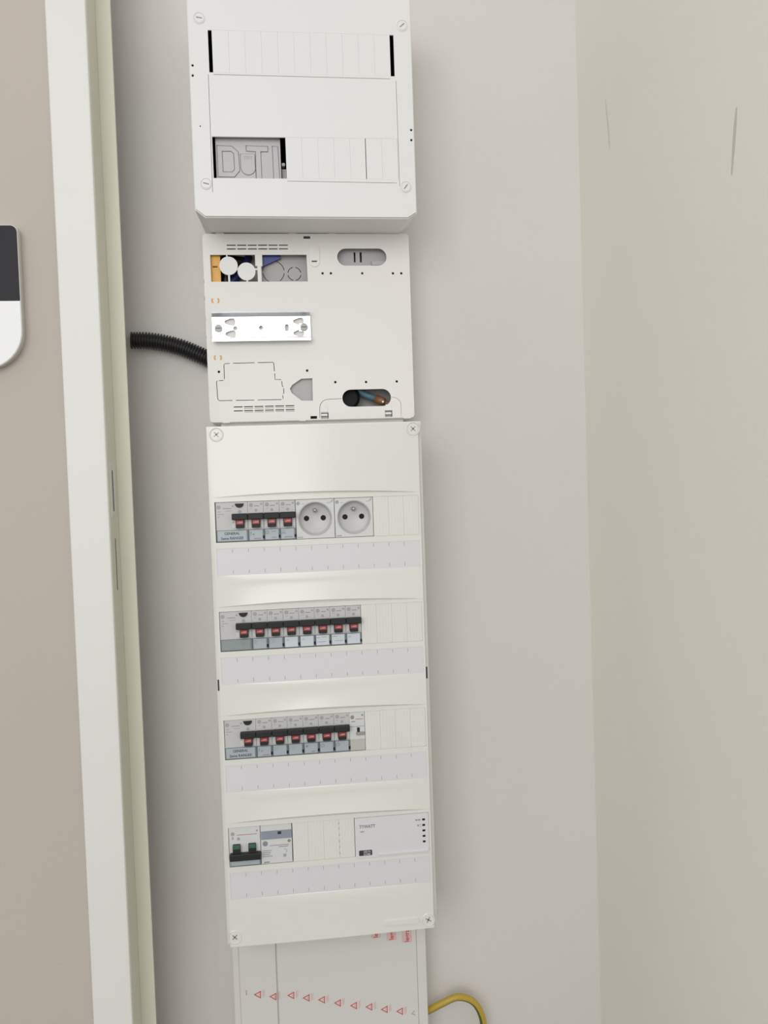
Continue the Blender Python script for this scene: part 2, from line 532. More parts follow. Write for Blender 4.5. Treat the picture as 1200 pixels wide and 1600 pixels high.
# inside the upper window
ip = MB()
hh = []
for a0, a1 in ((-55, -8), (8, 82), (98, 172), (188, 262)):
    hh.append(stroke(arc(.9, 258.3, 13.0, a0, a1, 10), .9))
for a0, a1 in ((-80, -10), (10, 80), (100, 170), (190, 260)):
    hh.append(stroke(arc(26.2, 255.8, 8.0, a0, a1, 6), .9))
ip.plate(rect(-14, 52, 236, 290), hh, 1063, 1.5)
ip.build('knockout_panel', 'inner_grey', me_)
MB().plate([(-24, 240), (-14, 240), (-14, 290), (-60, 290), (-60, 262), (-38, 250)], [], 1086, 1.5).build('rear_panel', 'dti_grey', me_)
ob_ = MB()
ob_.plate(rect(-74.4, -62.2, 240, 280), [rect(-71.4, -65.6, 262.2, 264.2)], 1056, 8)
ob_.build('orange_terminal', 'orange', me_)
MB().tube([(-62, 1078, 240), (-52, 1076, 247), (-38, 1076, 262), (-28, 1080, 282)], [4.5] * 4, 10).build('wire', 'blue', me_, True)
MB().plate([(-15, 264), (-12, 263.5), (10, 273), (10, 285), (-15, 285)], [], 1057, 5).build('wire', 'blue', me_)
MB().tube([(-66, 1082, 268), (-48, 1082, 276), (-30, 1082, 274)], [7] * 3, 10).build('wire', 'conduit', me_, True)
MB().tube([(-66, 1082, 238), (-58, 1080, 248), (-56, 1080, 262), (-52, 1080, 290)], [8] * 4, 10).build('wire', 'conduit', me_, True)
k1 = MB().cyl(-52.2, 262.6, 10.9, MY - .3, MY + 1.8, 32)
k1.box(-53.2, -51.0, MY + .2, MY + 1.6, 243.5, 254)
k1.box(-43, -40.8, MY + .4, MY + 1.4, 257.8, 259.6)
k1.box(-54.5, -53, MY + .4, MY + 1.4, 272, 276)
k1.build('knockout_disc', 'white_abs', me_)
k2 = MB().cyl(-31.2, 255.8, 10.6, MY - .3, MY + 1.8, 32)
k2.box(-31.7, -29.8, MY + .2, MY + 1.6, 243.5, 247)
k2.box(-21.5, -18, MY + .4, MY + 1.4, 257.5, 259.6)
k2.build('knockout_disc', 'white_abs', me_)
br = MB().box(-20.6, -11.8, MY + .1, MY + 4, 262, 276, .6, 1)
br.box(-18.2, -13.4, MY, MY + 2, 243.4, 264, .3, 1)
br.build('window_bar', 'mid_abs', me_)
# inside the rounded slots
sl = MB()
sl.plate(rect(70, 150, 256, 292), [rect(99.8, 102.0, 269.6, 282), rect(107.2, 109.8, 269.6, 282)], 1064, 1.5)
sl.box(121, 146, 1059, 1066, 264.6, 270.5, .5, 1)
sl.build('inner_bracket', 'dti_grey', me_)
MB().lathe(86, 104, [(14, 1083), (15.5, 1064), (13.2, 1062), (12.6, 1064), (12.2, 1083)], 28).build('cable_grommet', 'black', me_)
MB().cyl(86, 104, 12.4, 1066, 1083, 24).build('grommet_core', 'black', me_)
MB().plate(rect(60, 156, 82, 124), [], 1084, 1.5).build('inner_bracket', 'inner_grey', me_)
cb = MB().tube([(90, 1072, 122), (100, 1070, 112.5), (111, 1068, 106), (122, 1065, 101.5)], [4.2, 4.2, 4.2, 4.2], 12).build('wire', 'teal', me_, True)
MB().tube([(121, 1065, 101.8), (128, 1063, 98.6), (132, 1062, 97)], [5.2, 5.2, 4.6], 12).build('wire_ferrule', 'brown', cb, True)
MB().cyl(129, 97.0, 1.3, 1056.8, 1060, 10).build('ferrule_screw', 'steel', cb)
MB().tube([(132, 1062, 97), (144, 1062, 92)], [2.6, 2.4], 10).build('wire_end', 'brown', cb, True)
# small fittings on the plate
hk = MB().plate([(x, z) for z, x in pill(274.5, 50.8, 13.8, 6.3)], [rect(47, 54.2, 266.4, 268.4)], MY - 1.2, 1.6)
bevmod(hk.build('cable_hook', 'mid_abs', me_), .0008)
for x in (55.9, 134.5):
    c1 = MB().plate([(x - 5, 85.5), (x + 5, 85.5), (x + 3.2, 93), (x - 3.2, 93)], [], MY - .9, 1.4)
    bevmod(c1.build('latch_ramp', 'mid_abs', me_), .0005)
    MB().box(x - 3.8, x + 3.8, MY + .4, MY + 3, 80.8, 83.4, .3, 1).build('latch_tongue', 'white_abs', me_)
    MB().box(x - 4.2, x + 4.2, MY + 4, MY + 5, 77.4, 85.2).build('latch_spring', 'screw_grey', me_)
for x, z in ((-69.3, 221.3), (-69.1, 153.5)):
    MB().box(x - 5, x + 5, MY + .35, MY + 2.2, z - 4.2, z + 4.2).build('brass_insert', 'copper', me_)
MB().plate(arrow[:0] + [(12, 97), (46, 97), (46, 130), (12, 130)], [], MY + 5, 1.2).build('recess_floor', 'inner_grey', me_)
# DIN rail
def rail():
    x0, x1 = -74.2, 42.7
    web = 1045.6
    r = thing
    b = MB()
    tear = lambda cx, cz, fl: [(cx + fl * (4.6 + 2.7 * math.cos(a)), cz + 4.6 * math.sin(a)) for a in [math.pi * (-.5 + k / 8) for k in range(9)]] + [(cx + fl * 1.0, cz + 4.2), (cx - fl * 5.0, cz + 1.8), (cx - fl * 5.4, cz - .2), (cx - fl * 4.6, cz - 1.8), (cx + fl * 1.0, cz - 4.2)]
    hs = [circ(-47, 187.4, 2.6, 14), circ(-16.5, 187.8, 2.5, 14), [(x, z) for z, x in pill(187.3, 14.3, 4.2, 2.3)]]
    hs += [tear(-54.0, 195.0, 1), tear(-53.6, 180.7, 1), tear(27.4, 194.7, 1), tear(27.4, 180.5, 1)]
    b.plate(rect(x0, x1, 176.4, 201.0), hs, web, 1.2)
    # flanges: rolled lips with a slanting web, as one bent sheet
    for sgn, zc in ((1, 188.7), (-1, 188.7)):
        k2 = (15.9 if sgn > 0 else 14.2)
        pr = [(zc + sgn * 12.2, web), (zc + sgn * 12.4, web), (zc + sgn * k2, web - 6.0), (zc + sgn * 17.6, web - 6.4), (zc + sgn * 17.6, web - 5.2), (zc + sgn * (k2 + .8), web - 4.8), (zc + sgn * 13.4, web + 1.2), (zc + sgn * 12.2, web + 1.2)]
        k = len(pr)
        fs = [(i, (i + 1) % k, k + (i + 1) % k, k + i) for i in range(k)] + [tuple(range(k)), tuple(range(k, 2 * k))]
        bb = bmesh.new()
        vv = [bb.verts.new((x, y, z)) for x in (x0, x1) for z, y in pr]
        for f in fs:
            bb.faces.new([vv[i] for i in f])
        bmesh.ops.recalc_face_normals(bb, faces=list(bb.faces))
        b._merge(bb)
    for fx in (-66.8, 34.9):
        b.box(fx - 6, fx + 6, web + 1.1, MY + .1, 183, 192.4)
    o = b.build('din_rail', 'zinc', me_)
    o['label'] = 'galvanised steel mounting rail with keyhole slots'
    for x, z in ((-66.8, 187.6), (34.9, 187.8)):
        s = MB().cyl(x, z, 4.6, web - 1.6, web + .2, 20, bev=.6).build('screw', 'screw_grey', o)
        MB().box(x - 3, x + 3, web - 1.75, web - 1.5, z - .4, z + .4).build('slot', 'dark', s)
    return o
rail()

# ================================================================== MAIN DISTRIBUTION BOARD
db = thing('distribution_board', 'tall cream distribution board with four rows of modules, lowest of the stacked boxes', 'electrical box', (42, YW, -530))
XL, XRr, ZB, ZTp = -81.5, 164.2, -530.0, 67.2
BY = 977.2                    # front of the device bands
RIM = 990.0
TOPS = [-18.6 - 123.6 * i for i in range(4)]      # top edge of each row of devices
DX0, DX1 = -74.8, 156.4
XI0, XI1 = -77.6, 158.6
def tcoord(x):
    return (x - 41.0) / 118.0
def arcz(x):
    return 4.2 * (1 - min(1, tcoord(x) ** 2)) - .8 * tcoord(x)
xs = [XL, XI0 - .3, XI0, DX0] + [DX0 + (DX1 - DX0) * k / 24 for k in range(1, 24)] + [DX1, XI1, XI1 + .3, XRr]
rows = []                     # (z, arc weight, bulge, is rim, groove thickness, extra depth)
def R(z, aw=0, bl=0, rim=False, th=0, dy=0):
    rows.append((z, aw, bl, rim, th, dy))
R(ZTp, 0, 0, True)
R(ZTp - 1.2, 0, 0, True)
R(ZTp - 2.0, 0, 0)
cut = {}
BUL = 3.6
for i, tz in enumerate(TOPS):
    z0 = rows[-1][0]
    lipz = tz + 4.6
    for k in range(1, 6):
        s = k / 5
        R(z0 + (lipz - z0) * s, s * s, BUL * s ** 1.5)
    R(lipz - .05, 1, 0, False, 0, 1.8)        # a crescent groove under the hood
    R(lipz - .25, 1, 0, False, 2.6, 1.8)
    R(lipz - .3, 1, 0, False, 2.6, 0)
    R(tz + .25, 0, 0)
    cut[len(rows) - 1] = 'dev'
    R(tz - 45.3, 0, 0)
    R(tz - 52.0, 0, 0)
    cut[len(rows) - 1] = 'strip'
    R(tz - 82.6, 0, 0)
    R(tz - 84.4, 0, .7)
z0 = rows[-1][0]
for k in range(1, 5):
    R(z0 + (ZB + 3 - z0) * k / 4, 0, BUL * .5 * (k / 4) ** 1.5 + .7 * (1 - k / 4))
R(ZB + 1.5, 0, 0, True)
R(ZB, 0, 0, True)
verts, faces = [], []
nx = len(xs)
for (z, aw, bl, rim, gth, gdy) in rows:
    for j, x in enumerate(xs):
        tt = min(1, abs(tcoord(x)))
        y = BY - bl * (1 - tt * tt) + gdy * (1 - tt ** 4)
        if rim or j < 2 or j > nx - 3:
            y = RIM
        verts.append((x, y, z + aw * arcz(x) - gth * (1 - tt * tt)))
jd0, jd1 = 3, nx - 4
for r in range(len(rows) - 1):
    for j in range(nx - 1):
        if r in cut and jd0 <= j < jd1:
            continue
        a = r * nx + j
        faces.append((a, a + nx, a + nx + 1, a + 1))
b = MB().quads(verts, faces)
# skirt round the rim
q4 = [(XL, ZB), (XRr, ZB), (XRr, ZTp), (XL, ZTp)]
b.quads([(x, RIM, z) for x, z in q4] + [(x, 1012, z) for x, z in q4], [(i, 4 + i, 4 + (i + 1) % 4, (i + 1) % 4) for i in range(4)])
# returns behind every opening
for i, tz in enumerate(TOPS):
    b.box(DX0 - 1, DX1 + 1, BY + .3, BY + 7, tz + .25, tz + 1.5)
    b.box(DX0 - 1, DX1 + 1, BY + .3, BY + 7, tz - 46.6, tz - 45.3)
cov = b.build('cover', 'cream_abs', db)
for f in cov.data.polygons:
    f.use_smooth = True
cov.data.set_sharp_from_angle(angle=math.radians(25))
MB().box(XL + 3, XRr - 3, 1011, YW, ZB + 3, ZTp - 3, 1).build('back_box', 'cream_abs', db)
for x, z0, z1 in ((-79.8, -234.2, -221.4), (161.8, -234.8, -221.0)):
    MB().box(x - .9, x + .9, RIM - .25, RIM + 1, z0, z1).build('hinge_slot', 'dark', db)
bevmod(MB().plate(rrect(100, 141, -519, -513, (3, 3, 3, 3), 5), [], BY - 2.0, 4).build('grip_tab', 'cream_abs', db), .001)
for (x, z, rot) in ((-69.6, 57.4, 40), (153.0, 58.0, 45), (-72.2, -515.8, 45), (152.0, -517.0, 62)):
    yb = BY
    s1 = MB().lathe(x, z, [(8.0, yb + .4), (7.8, yb - .7), (7.2, yb - 1.0), (6.7, yb - .5), (6.5, yb + .3), (6.2, yb + .3), (5.6, yb - .4), (0, yb - .5)]).build('screw', 'cream_abs', db, False)
    for a in (rot, rot + 90):
        ca, sa = math.cos(math.radians(a)), math.sin(math.radians(a))
        MB().plate(stroke([(x - 3.6 * ca, z - 3.6 * sa), (x + 3.6 * ca, z + 3.6 * sa)], 1.3), [], yb - .62, .4).build('cross_slot', 'screw_grey', s1)
for i, tz in enumerate(TOPS):
    st = MB().box(DX0 - .8, DX1 + .8, BY + .35, BY + 1.6, tz - 83.2, tz - 51.5).build('label_strip', 'paper', db)
    tk = MB()
    for k in range(1, 13):
        x = DX0 + 17.77 * k
        tk.box(x - .22, x + .22, BY + .22, BY + .4, tz - 57.2 - random.uniform(-.4, .4), tz - 53.2)
        tk.box(x - .22, x + .22, BY + .22, BY + .4, tz - 80.8, tz - 76.6 + random.uniform(-.4, .4))
    tk.build('tick_marks', 'tick', st)
MW = 17.77
DF = BY + .9                   # device fronts sit just behind the cover
def blanks(tz, x0, x1, n, dash=None):
    wdt = (x1 - x0) / n
    for k in range(n):
        b = MB()
        a0, a1 = x0 + wdt * k + .05, x0 + wdt * (k + 1) - .05
        b.box(a0, a1, BY + .35, BY + 2.6, tz - 45.2, tz + .15, .12, 1)
        for q in range(1, 5):
            xx = a0 + (a1 - a0) * q / 5
            b.box(xx - .35, xx + .35, BY + .22, BY + .7, tz - 43.5, tz - 1.5, .15, 1)
        o = b.build('blanking_plate', 'cream_abs', db)
        if dash == k:
            d = MB()
            for zz in (-3.5, -9.5, -17, -24.5, -31.5, -38.5):
                d.box(a1 - .25, a1 + .45, BY + .2, BY + .8, tz + zz - 2.2, tz + zz)
            d.build('snap_line', 'screw_grey', o)
blanks(TOPS[0], 103.8, DX1, 3)
blanks(TOPS[1], 85.6, DX1, 4)
blanks(TOPS[2], 85.6, DX1, 4)
blanks(TOPS[3], -2.3, 69.0, 4, 2)

# ------------------------------------------------------------------ devices
def body(x0, wd, tz, m, root, dz0=0):
    b = MB()
    b.box(x0 + .07, x0 + wd - .07, DF, DF + 31, tz - 44.9, tz - .1, .3, 1)
    return b.build('body', m, root)

def handle(x0, tz, root, wd=MW):
    """black tie-bar toggle in the up position with a red flag on its stem"""
    t = MB()
    z0, z1 = tz - 20.2, tz - 13.2
    t.box(x0 + .15, x0 + wd - .15, DF - 8.5, DF - 1.5, z0, z1, .9, 2)
    cx = x0 + wd * .5
    t.box(cx - 4.6, cx + 4.6, DF - 6.5, DF + 2, tz - 29.6, z0 + 2, .5, 1)
    o = t.build('toggle', 'charcoal', root)
    f = MB().box(cx - 4.2, cx + 4.2, DF - 7.0, DF - 4, tz - 25.6, tz - 20.6, .3, 1).build('red_flag', 'red', o)
    p = MB()
    p.box(cx - 3.0, cx + 2.8, DF - 7.1, DF - 6.9, tz - 24.0, tz - 23.0)
    p.box(cx - 1.0, cx + 3.0, DF - 7.1, DF - 6.9, tz - 22.9, tz - 22.2)
    p.build('flag_mark', 'red_print', o)
    MB().box(x0 + .5, cx - 4.8, DF - .8, DF + .5, tz - 29.8, tz - 20.4, .3, 1).build('toggle_guide', 'dev_light', root)
    MB().box(cx + 4.8, x0 + wd - .5, DF - .8, DF + .5, tz - 29.8, tz - 20.4, .3, 1).build('toggle_guide', 'dev_light', root)

def holder(x0, wd, tz, root, paper='label_blue'):
    h = MB()
    h.box(x0 + .1, x0 + wd - .1, DF - 1.0, DF + 2, tz - 44.6, tz - 31.6, .3, 1)
    o = h.build('label_holder', 'holder', root)
    lb = MB().box(x0 + 1.1, x0 + wd - 1.9, DF - 1.35, DF - .9, tz - 43.8, tz - 32.2, .15, 1).build('label_card', paper, o)
    if wd < 20:
        MB().box(x0 + wd - 1.7, x0 + wd + .1, DF - 1.8, DF - .9, tz - 42.2, tz - 39.0, .2, 1).build('holder_clip', 'black', o)
    return o

def printing(x0, tz, root, wide=False):
    p = MB()
    y0, y1 = DF - .12, DF + .1
    if not wide:
        p.cyl(x0 + 4.0, tz - 4.2, 2.3, y0, y1, 16)
        p.box(x0 + 7.4, x0 + 13.0, y0, y1, tz - 5.9, tz - 5.4)
        p.cyl(x0 + 15.4, tz - 3.4, 1.3, y0, y1, 10)
        p.cyl(x0 + 9.3, tz - 10.2, 1.7, y0, y1, 12)
        p.box(x0 + 2.4, x0 + 5.6, y0, y1, tz - 8.6, tz - 8.1)
        p.build('printing', 'dev_mark_pale', root)
        MB().box(x0 + 7.6, x0 + 13.2, y0 - .05, y1, tz - 5.5, tz - 5.0).build('rating_line', 'dev_mark', root)
    else:
        p.cyl(x0 + 3.4, tz - 5.6, 2.3, y0, y1, 16)
        p.box(x0 + 8, x0 + 17.5, y0, y1, tz - 7.6, tz - 7.0)
        p.box(x0 + 11, x0 + 18, y0, y1, tz - 10.2, tz - 9.6)
        p.cyl(x0 + 19, tz - 4.6, 1.2, y0, y1, 10)
        for k, l in enumerate((3.2, 6.8, 2.4)):
            p.box(x0 + 2.0, x0 + 2.0 + l, y0, y1, tz - 11.0 - 2.9 * k, tz - 10.2 - 2.9 * k)
        p.cyl(x0 + 26.6, tz - 11.2, 2.0, y0, y1, 12)
        p.box(x0 + 18.0, x0 + 20.0, y0 - .9, y1, tz - 23.5, tz - 22.4)
        p.build('printing', 'dev_mark_pale', root)
        MB().box(x0 + 8.2, x0 + 17.7, y0 - .05, y1, tz - 7.2, tz - 6.8).build('rating_line', 'dev_mark', root)

def halfdisc(cx, z, r):
    return [(cx - r, z), (cx + r, z)] + arc(cx, z + .2, r, -8, -172, 12)

GR = 'residual current breakers in the distribution board'
def rcd(x0, tz, label, card, lines):
    r = thing('residual_current_breaker', label, 'breaker', (x0 + MW, DF + 20, tz - 45), GR)
    body(x0, 2 * MW, tz, 'dev_grey', r)
    handle(x0 + MW, tz, r)
    printing(x0, tz, r, True)
    MB().plate(halfdisc(x0 + 26.5, tz - 2.0, 4.9), [], DF - 1.6, 3).build('test_button', 'charcoal', r)
    MB().box(x0 + 2 * MW - 4.2, x0 + 2 * MW - 2.8, DF - 1.0, DF - .7, tz - 23.6, tz - 22.2).build('position_mark', 'dev_mark', r)
    h = holder(x0, 2 * MW, tz, r, card)
    p = MB()
    cx = x0 + MW
    if lines:
        p.text(lines[0], cx - .5, tz - 36.8, DF - 1.45, 4.2, 'CENTER', sx=.95)
        p.text(lines[1], cx - .5, tz - 42.2, DF - 1.45, 4.2, 'CENTER', sx=.95)
        p.build('lettering', 'dark', h)
    else:
        p.box(x0 + 23.5, x0 + 27.5, DF - 1.45, DF - 1.35, tz - 38.0, tz - 36.2)
        p.build('lettering', 'dev_mark', h)
    return r

def picto(kind, x, z):
    """little symbol printed on a label card"""
    b = MB()
    y0, th = DF - 1.45, .1
    if kind == 'dots':
        b.cyl(x + 2.2, z, .9, y0, y0 + th, 10)
        b.box(x + 1.6, x + 2.4, y0, y0 + th, z - 3.6, z - 1.4)
        b.box(x + 4.2, x + 6.0, y0, y0 + th, z - 3.2, z - 1.6)
        b.box(x + 5.5, x + 13.5, y0, y0 + th, z - 7.6, z - 6.6)
    elif kind == 'lamp':
        b.plate(circ(x + 2.6, z - .6, 2.0, 14), [circ(x + 2.6, z - .6, 1.1, 10)], y0, th)
        b.box(x + 7.5, x + 12.5, y0, y0 + th, z - .2, z + .5)
        b.box(x + 7.5, x + 12.8, y0, y0 + th, z - 7.2, z - 6.2)
    elif kind == 'flame':
        b.plate(stroke([(x + 1.2, z - 3), (x + 3.2, z + 1.2), (x + 5.2, z - 3), (x + 3.4, z - 1.8), (x + 1.4, z - 2.9)], .6), [], y0, th)
        b.box(x + 4.0, x + 13.0, y0, y0 + th, z - 7.2, z - 6.1)
    elif kind == 'fan':
        b.plate(circ(x + 3, z - .8, 2.2, 14), [circ(x + 3, z - .8, 1.5, 10)], y0, th)
        b.box(x + 2.7, x + 3.3, y0, y0 + th, z - 2.6, z + 1.0)
    elif kind == 'bars':
        for k in range(3):
            b.box(x + 1.4 + 1.6 * k, x + 2.1 + 1.6 * k, y0, y0 + th, z - 3.0 + .4 * k, z + 1)
    elif kind == 'socket':
        b.plate(circ(x + 2.8, z - .8, 2.2, 14), [circ(x + 2.8, z - .8, 1.5, 12)], y0, th)
        b.box(x + 5.6, x + 6.4, y0, y0 + th, z - 2.8, z + 1.2)
    elif kind == 'plus':
        b.box(x + 1.2, x + 5.2, y0, y0 + th, z - .9, z - .2)
        b.box(x + 2.8, x + 3.5, y0, y0 + th, z - 2.6, z + 1.4)
        b.box(x + 8, x + 12.4, y0, y0 + th, z - 7.4, z - 6.3)
    elif kind == 'house':
        q = [(x + 1.4, z - 2.8), (x + 4.8, z - 2.8), (x + 5.4, z - .4), (x + 3.1, z + 1.5), (x + .8, z - .4)]
        b.plate(q, [grow(q, -.7)], y0, th)
    elif kind == 'text':
        b.box(x + 1.4, x + 4.5, y0, y0 + th, z - .4, z + .5)
        b.box(x + 6.5, x + 12.5, y0, y0 + th, z + .2, z + .8)
        b.box(x + 2.2, x + 11, y0, y0 + th, z - 5.2, z - 4.5)
    elif kind == 'lines':
        b.box(x + 1.0, x + 6.5, y0, y0 + th, z + .2, z + .9)
        b.box(x + 4.0, x + 13.5, y0, y0 + th, z - 4.8, z - 4.1)
    elif kind == 'faint':
        b.box(x + 1.6, x + 5.5, y0, y0 + th, z - 1.4, z - .9)
        b.box(x + 2.6, x + 4.5, y0, y0 + th, z - .3, z + .2)
    return b

GB = 'circuit breakers in the distribution board'
def breaker_proto(x0, tz):
    r = thing('circuit_breaker', 'x', 'breaker', (x0 + MW / 2, DF + 20, tz - 45), GB)
    body(x0, MW, tz, 'dev_grey', r)
    handle(x0, tz, r)
    printing(x0, tz, r)
    holder(x0, MW, tz, r)
    return r
def children(o):
    return [c for c in bpy.data.objects if c.parent is o]
def copy_tree(o, parent=None):
    c = o.copy()
    C.objects.link(c)
    c.parent = parent
    for ch in children(o):
        if not ch.name.startswith('pictogram'):
            copy_tree(ch, c)
    return c
def find(o, nm):
    for c in children(o):
        if c.name.split('.')[0] == nm:
            return c
        d = find(c, nm)
        if d:
            return d
proto = breaker_proto(-74.0 + 2 * MW, TOPS[0])
proto_org = ORG[proto].copy()
first = [True]
def breaker(x0, tz, label, card, kind, pm='dev_mark'):
    if first[0]:
        r = proto
        first[0] = False
        ORG[r] = proto_org
    else:
        r = copy_tree(proto)
        r.location = P(x0 + MW / 2, DF + 20, tz - 45)
        ORG[r] = P(x0 + MW / 2, DF + 20, tz - 45)
    r['label'] = label
    lc = find(r, 'label_card')
    h = find(r, 'label_holder')
    if card != 'label_blue':
        lc.data = lc.data.copy()
        lc.data.materials[0] = M[card]
    ORG[h] = ORG[r] + h.location
    if kind:
        picto(kind, x0 + .6, tz - 35.0).build('pictogram', pm, h)
    return r

XD = [-74.0, -74.5, -74.5, -74.6]
# row 1
t0 = TOPS[0]
rcd(XD[0], t0, 'wide breaker lettered GENERAL beside the sockets, first device of the top row', 'label_blue', ('GENERAL', '3eme RANGEE'))
x = XD[0] + 2 * MW
for k, (lb, pc) in enumerate((('breaker just right of the wide GENERAL device in the top row', 'dots'),
                              ('middle one of the three narrow breakers in the top row', 'lamp'),
                              ('narrow breaker touching the left round socket in the top row', 'flame'))):
    breaker(x + MW * k, t0, lb, 'label_blue', pc)
# row 2
t1 = TOPS[1]
rcd(XD[1], t1, 'wide breaker with a blank dark grey label, first device of the second row', 'label_dim', None)
x = XD[1] + 2 * MW
names = ['first', 'second', 'third', 'fourth', 'fifth', 'sixth']
for k, (card, pc) in enumerate((('label_blue', 'fan'), ('label_blue', 'socket'), ('label_white', 'faint'), ('label_white', 'faint'), ('label_white', 'text'), ('label_white', 'lines'), ('label_white', 'faint'))):
    lb = 'breaker beside the blanking plates, last of seven narrow ones in the second row' if k == 6 else \
         '%s narrow breaker after the wide blank-labelled one in the second row' % names[k]
    breaker(x + MW * k, t1, lb, card, pc, 'dev_mark_pale')
# row 3
t2 = TOPS[2]
rcd(XD[2], t2, 'wide breaker lettered GENERAL, first device of the third row, without sockets', 'label_blue', ('GENERAL', '2eme RANGEE'))
x = XD[2] + 2 * MW
for k, (lb, pc) in enumerate((('breaker right of the wide GENERAL device in the third row', 'dots'),
                              ('breaker with three small bars on its label in the third row', 'bars'),
                              ('breaker between the bars label and the plus label in the third row', 'socket'),
                              ('breaker with a plus sign on its label in the third row', 'plus'),
                              ('left one of two breakers with a pentagon label in the third row', 'house'),
                              ('right one of two breakers with a pentagon label, beside the contactor', 'house'))):
    breaker(x + MW * k, t2, lb, 'label_blue', pc, 'dev_mark_pale' if pc in ('bars', 'socket') else 'dev_mark')

# contactor
x = XD[2] + 8 * MW
ct = thing('contactor', 'narrow light grey contactor with a small slider, last device of the third row', 'contactor', (x + 9, DF + 20, t2 - 45))
body(x, MW, t2, 'dev_light', ct)
p = MB()
p.cyl(x + 3.6, t2 - 6.0, 2.3, DF - .12, DF + .1, 16)
p.cyl(x + 15.2, t2 - 4.0, 1.2, DF - .12, DF + .1, 10)
p.box(x + 2.4, x + 6.8, DF - .12, DF + .1, t2 - 11.5, t2 - 10.5)
p.box(x + .4, x + 17.2, DF - .12, DF + .1, t2 - 17.2, t2 - 16.7)
p.build('printing', 'dev_mark', ct)
MB().box(x + 7.4, x + 16.0, DF - .12, DF + .1, t2 - 8.8, t2 - 8.1).build('rating_line', 'dev_red_line', ct)
MB().box(x + .3, x + MW - .3, DF - .6, DF + 1, t2 - 44.7, t2 - 31.5, .3, 1).build('lower_cover', 'dev_warm', ct)
MB().box(x + 8.6, x + 11.8, DF - .4, DF + 1, t2 - 24.0, t2 - 18.2, .2, 1).build('slider_window', 'charcoal', ct)
MB().box(x + 7.6, x + 17.2, DF - 2.6, DF + 1, t2 - 26.6, t2 - 23.2, .5, 1).build('slider', 'screw_grey', ct)

# sockets
def socket(x0, tz, label):
    wd = 44.2
    r = thing('power_socket', label, 'socket', (x0 + wd / 2, DF + 20, tz - 45), 'round sockets in the distribution board')
    cx, cz, rad = x0 + wd / 2, tz - 22.3, 19.2
    b = MB().plate(rect(x0 + .25, x0 + wd - .15, tz - 44.9, tz - .1), [circ(cx, cz, rad, 48)], DF, 3)
    bevmod(b.build('face_plate', 'dev_light', r), .0004, 1, 60)
    MB().box(x0 + .5, x0 + wd - .5, DF + 14, DF + 31, tz - 44.5, tz - .5).build('body', 'dev_grey', r)
    cup = MB().lathe(cx, cz, [(rad + .1, DF + .1), (rad - .5, DF - .3), (rad - 1.1, DF + .4), (rad - 1.6, DF + 8.5), (rad - 2.6, DF + 9.5), (0, DF + 9.5)], 48)
    cp = cup.build('well', 'sock_grey', r)
    cp.data.set_sharp_from_angle(angle=math.radians(50))
    for s in (-1, 1):
        MB().cyl(cx + s * 9.6, cz + .2, 3.1, DF + 9.3, DF + 9.6, 20).build('contact_hole', 'black', cp)
    MB().lathe(cx, cz + 9.4, [(3.2, DF + 9.5), (3.1, DF + 9.2), (2.2, DF + 9.2), (2.1, DF + 9.5)], 20).build('earth_collar', 'screw_grey', cp)
    MB().lathe(cx, cz + 9.4, [(2.0, DF + 9.5), (2.0, DF + 1.5), (1.4, DF + .2), (0, DF - .3)], 16).build('earth_pin', 'steel', cp, True)
    p = MB()
    y0, y1 = DF - .12, DF + .1
    p.cyl(x0 + 3.2, tz - 4.4, 2.1, y0, y1, 16)
    p.box(x0 + 7, x0 + 10, y0, y1, tz - 5.4, tz - 4.8)
    p.box(x0 + wd - 8, x0 + wd - 4, y0, y1, tz - 5.0, tz - 4.4)
    p.plate(stroke([(x0 + wd - 4, tz - 4), (x0 + wd - 1.5, tz - 2)], 1.2), [], y0, .2)
    p.box(x0 + 1.5, x0 + 7.5, y0, y1, tz - 43.6, tz - 42.4)
    p.build('printing', 'dev_mark_pale', r)
socket(15.1, t0, 'left round power socket in the top row, beside the narrow breakers')
socket(59.4, t0, 'right round power socket in the top row, beside the blanking plates')

# row 4: main switch
t3 = TOPS[3]
x = XD[3]
ms = thing('main_switch', 'two-pole switch with green flags and its black bar down, in the bottom row', 'switch', (x + MW, DF + 20, t3 - 46))
body(x, 2 * MW, t3, 'dev_light', ms)
t = MB()
t.box(x + .8, x + 2 * MW, DF - 8, DF - 1, t3 - 36.2, t3 - 28.4, .9, 2)
for cx in (x + 8.6, x + 26.2):
    t.box(cx - 4.3, cx + 4.3, DF - 5.5, DF + 2, t3 - 32, t3 - 19.2, .5, 1)
tg = t.build('toggle', 'charcoal', ms)
for cx in (x + 8.6, x + 26.2):
    MB().box(cx - 4.0, cx + 4.0, DF - 6.0, DF - 4, t3 - 23.0, t3 - 19.0, .3, 1).build('green_flag', 'green', tg)
p = MB()
p.cyl(x + 4.6, t3 - 7.5, 2.2, DF - .12, DF + .1, 16)
p.box(x + 3.6, x + 5.4, DF - .12, DF + .1, t3 - 14, t3 - 10.5)
p.cyl(x + 11, t3 - 13.4, 1.9, DF - .12, DF + .1, 12)
p.cyl(x + 32, t3 - 5.4, 1.2, DF - .12, DF + .1, 10)
p.build('printing', 'dev_mark_pale', ms)
MB().box(x + 9, x + 32, DF - .12, DF + .1, t3 - 9.3, t3 - 8.7).build('rating_line', 'dev_red_line', ms)
h = MB().box(x + 1.0, x + 2 * MW - .2, DF - 1.0, DF + 2, t3 - 44.6, t3 - 35.5, .3, 1).build('label_holder', 'holder', ms)
MB().box(x + 1.8, x + 2 * MW - 1.6, DF - 1.3, DF - .9, t3 - 43.9, t3 - 35.8, .15, 1).build('label_card', 'label_blue', h)
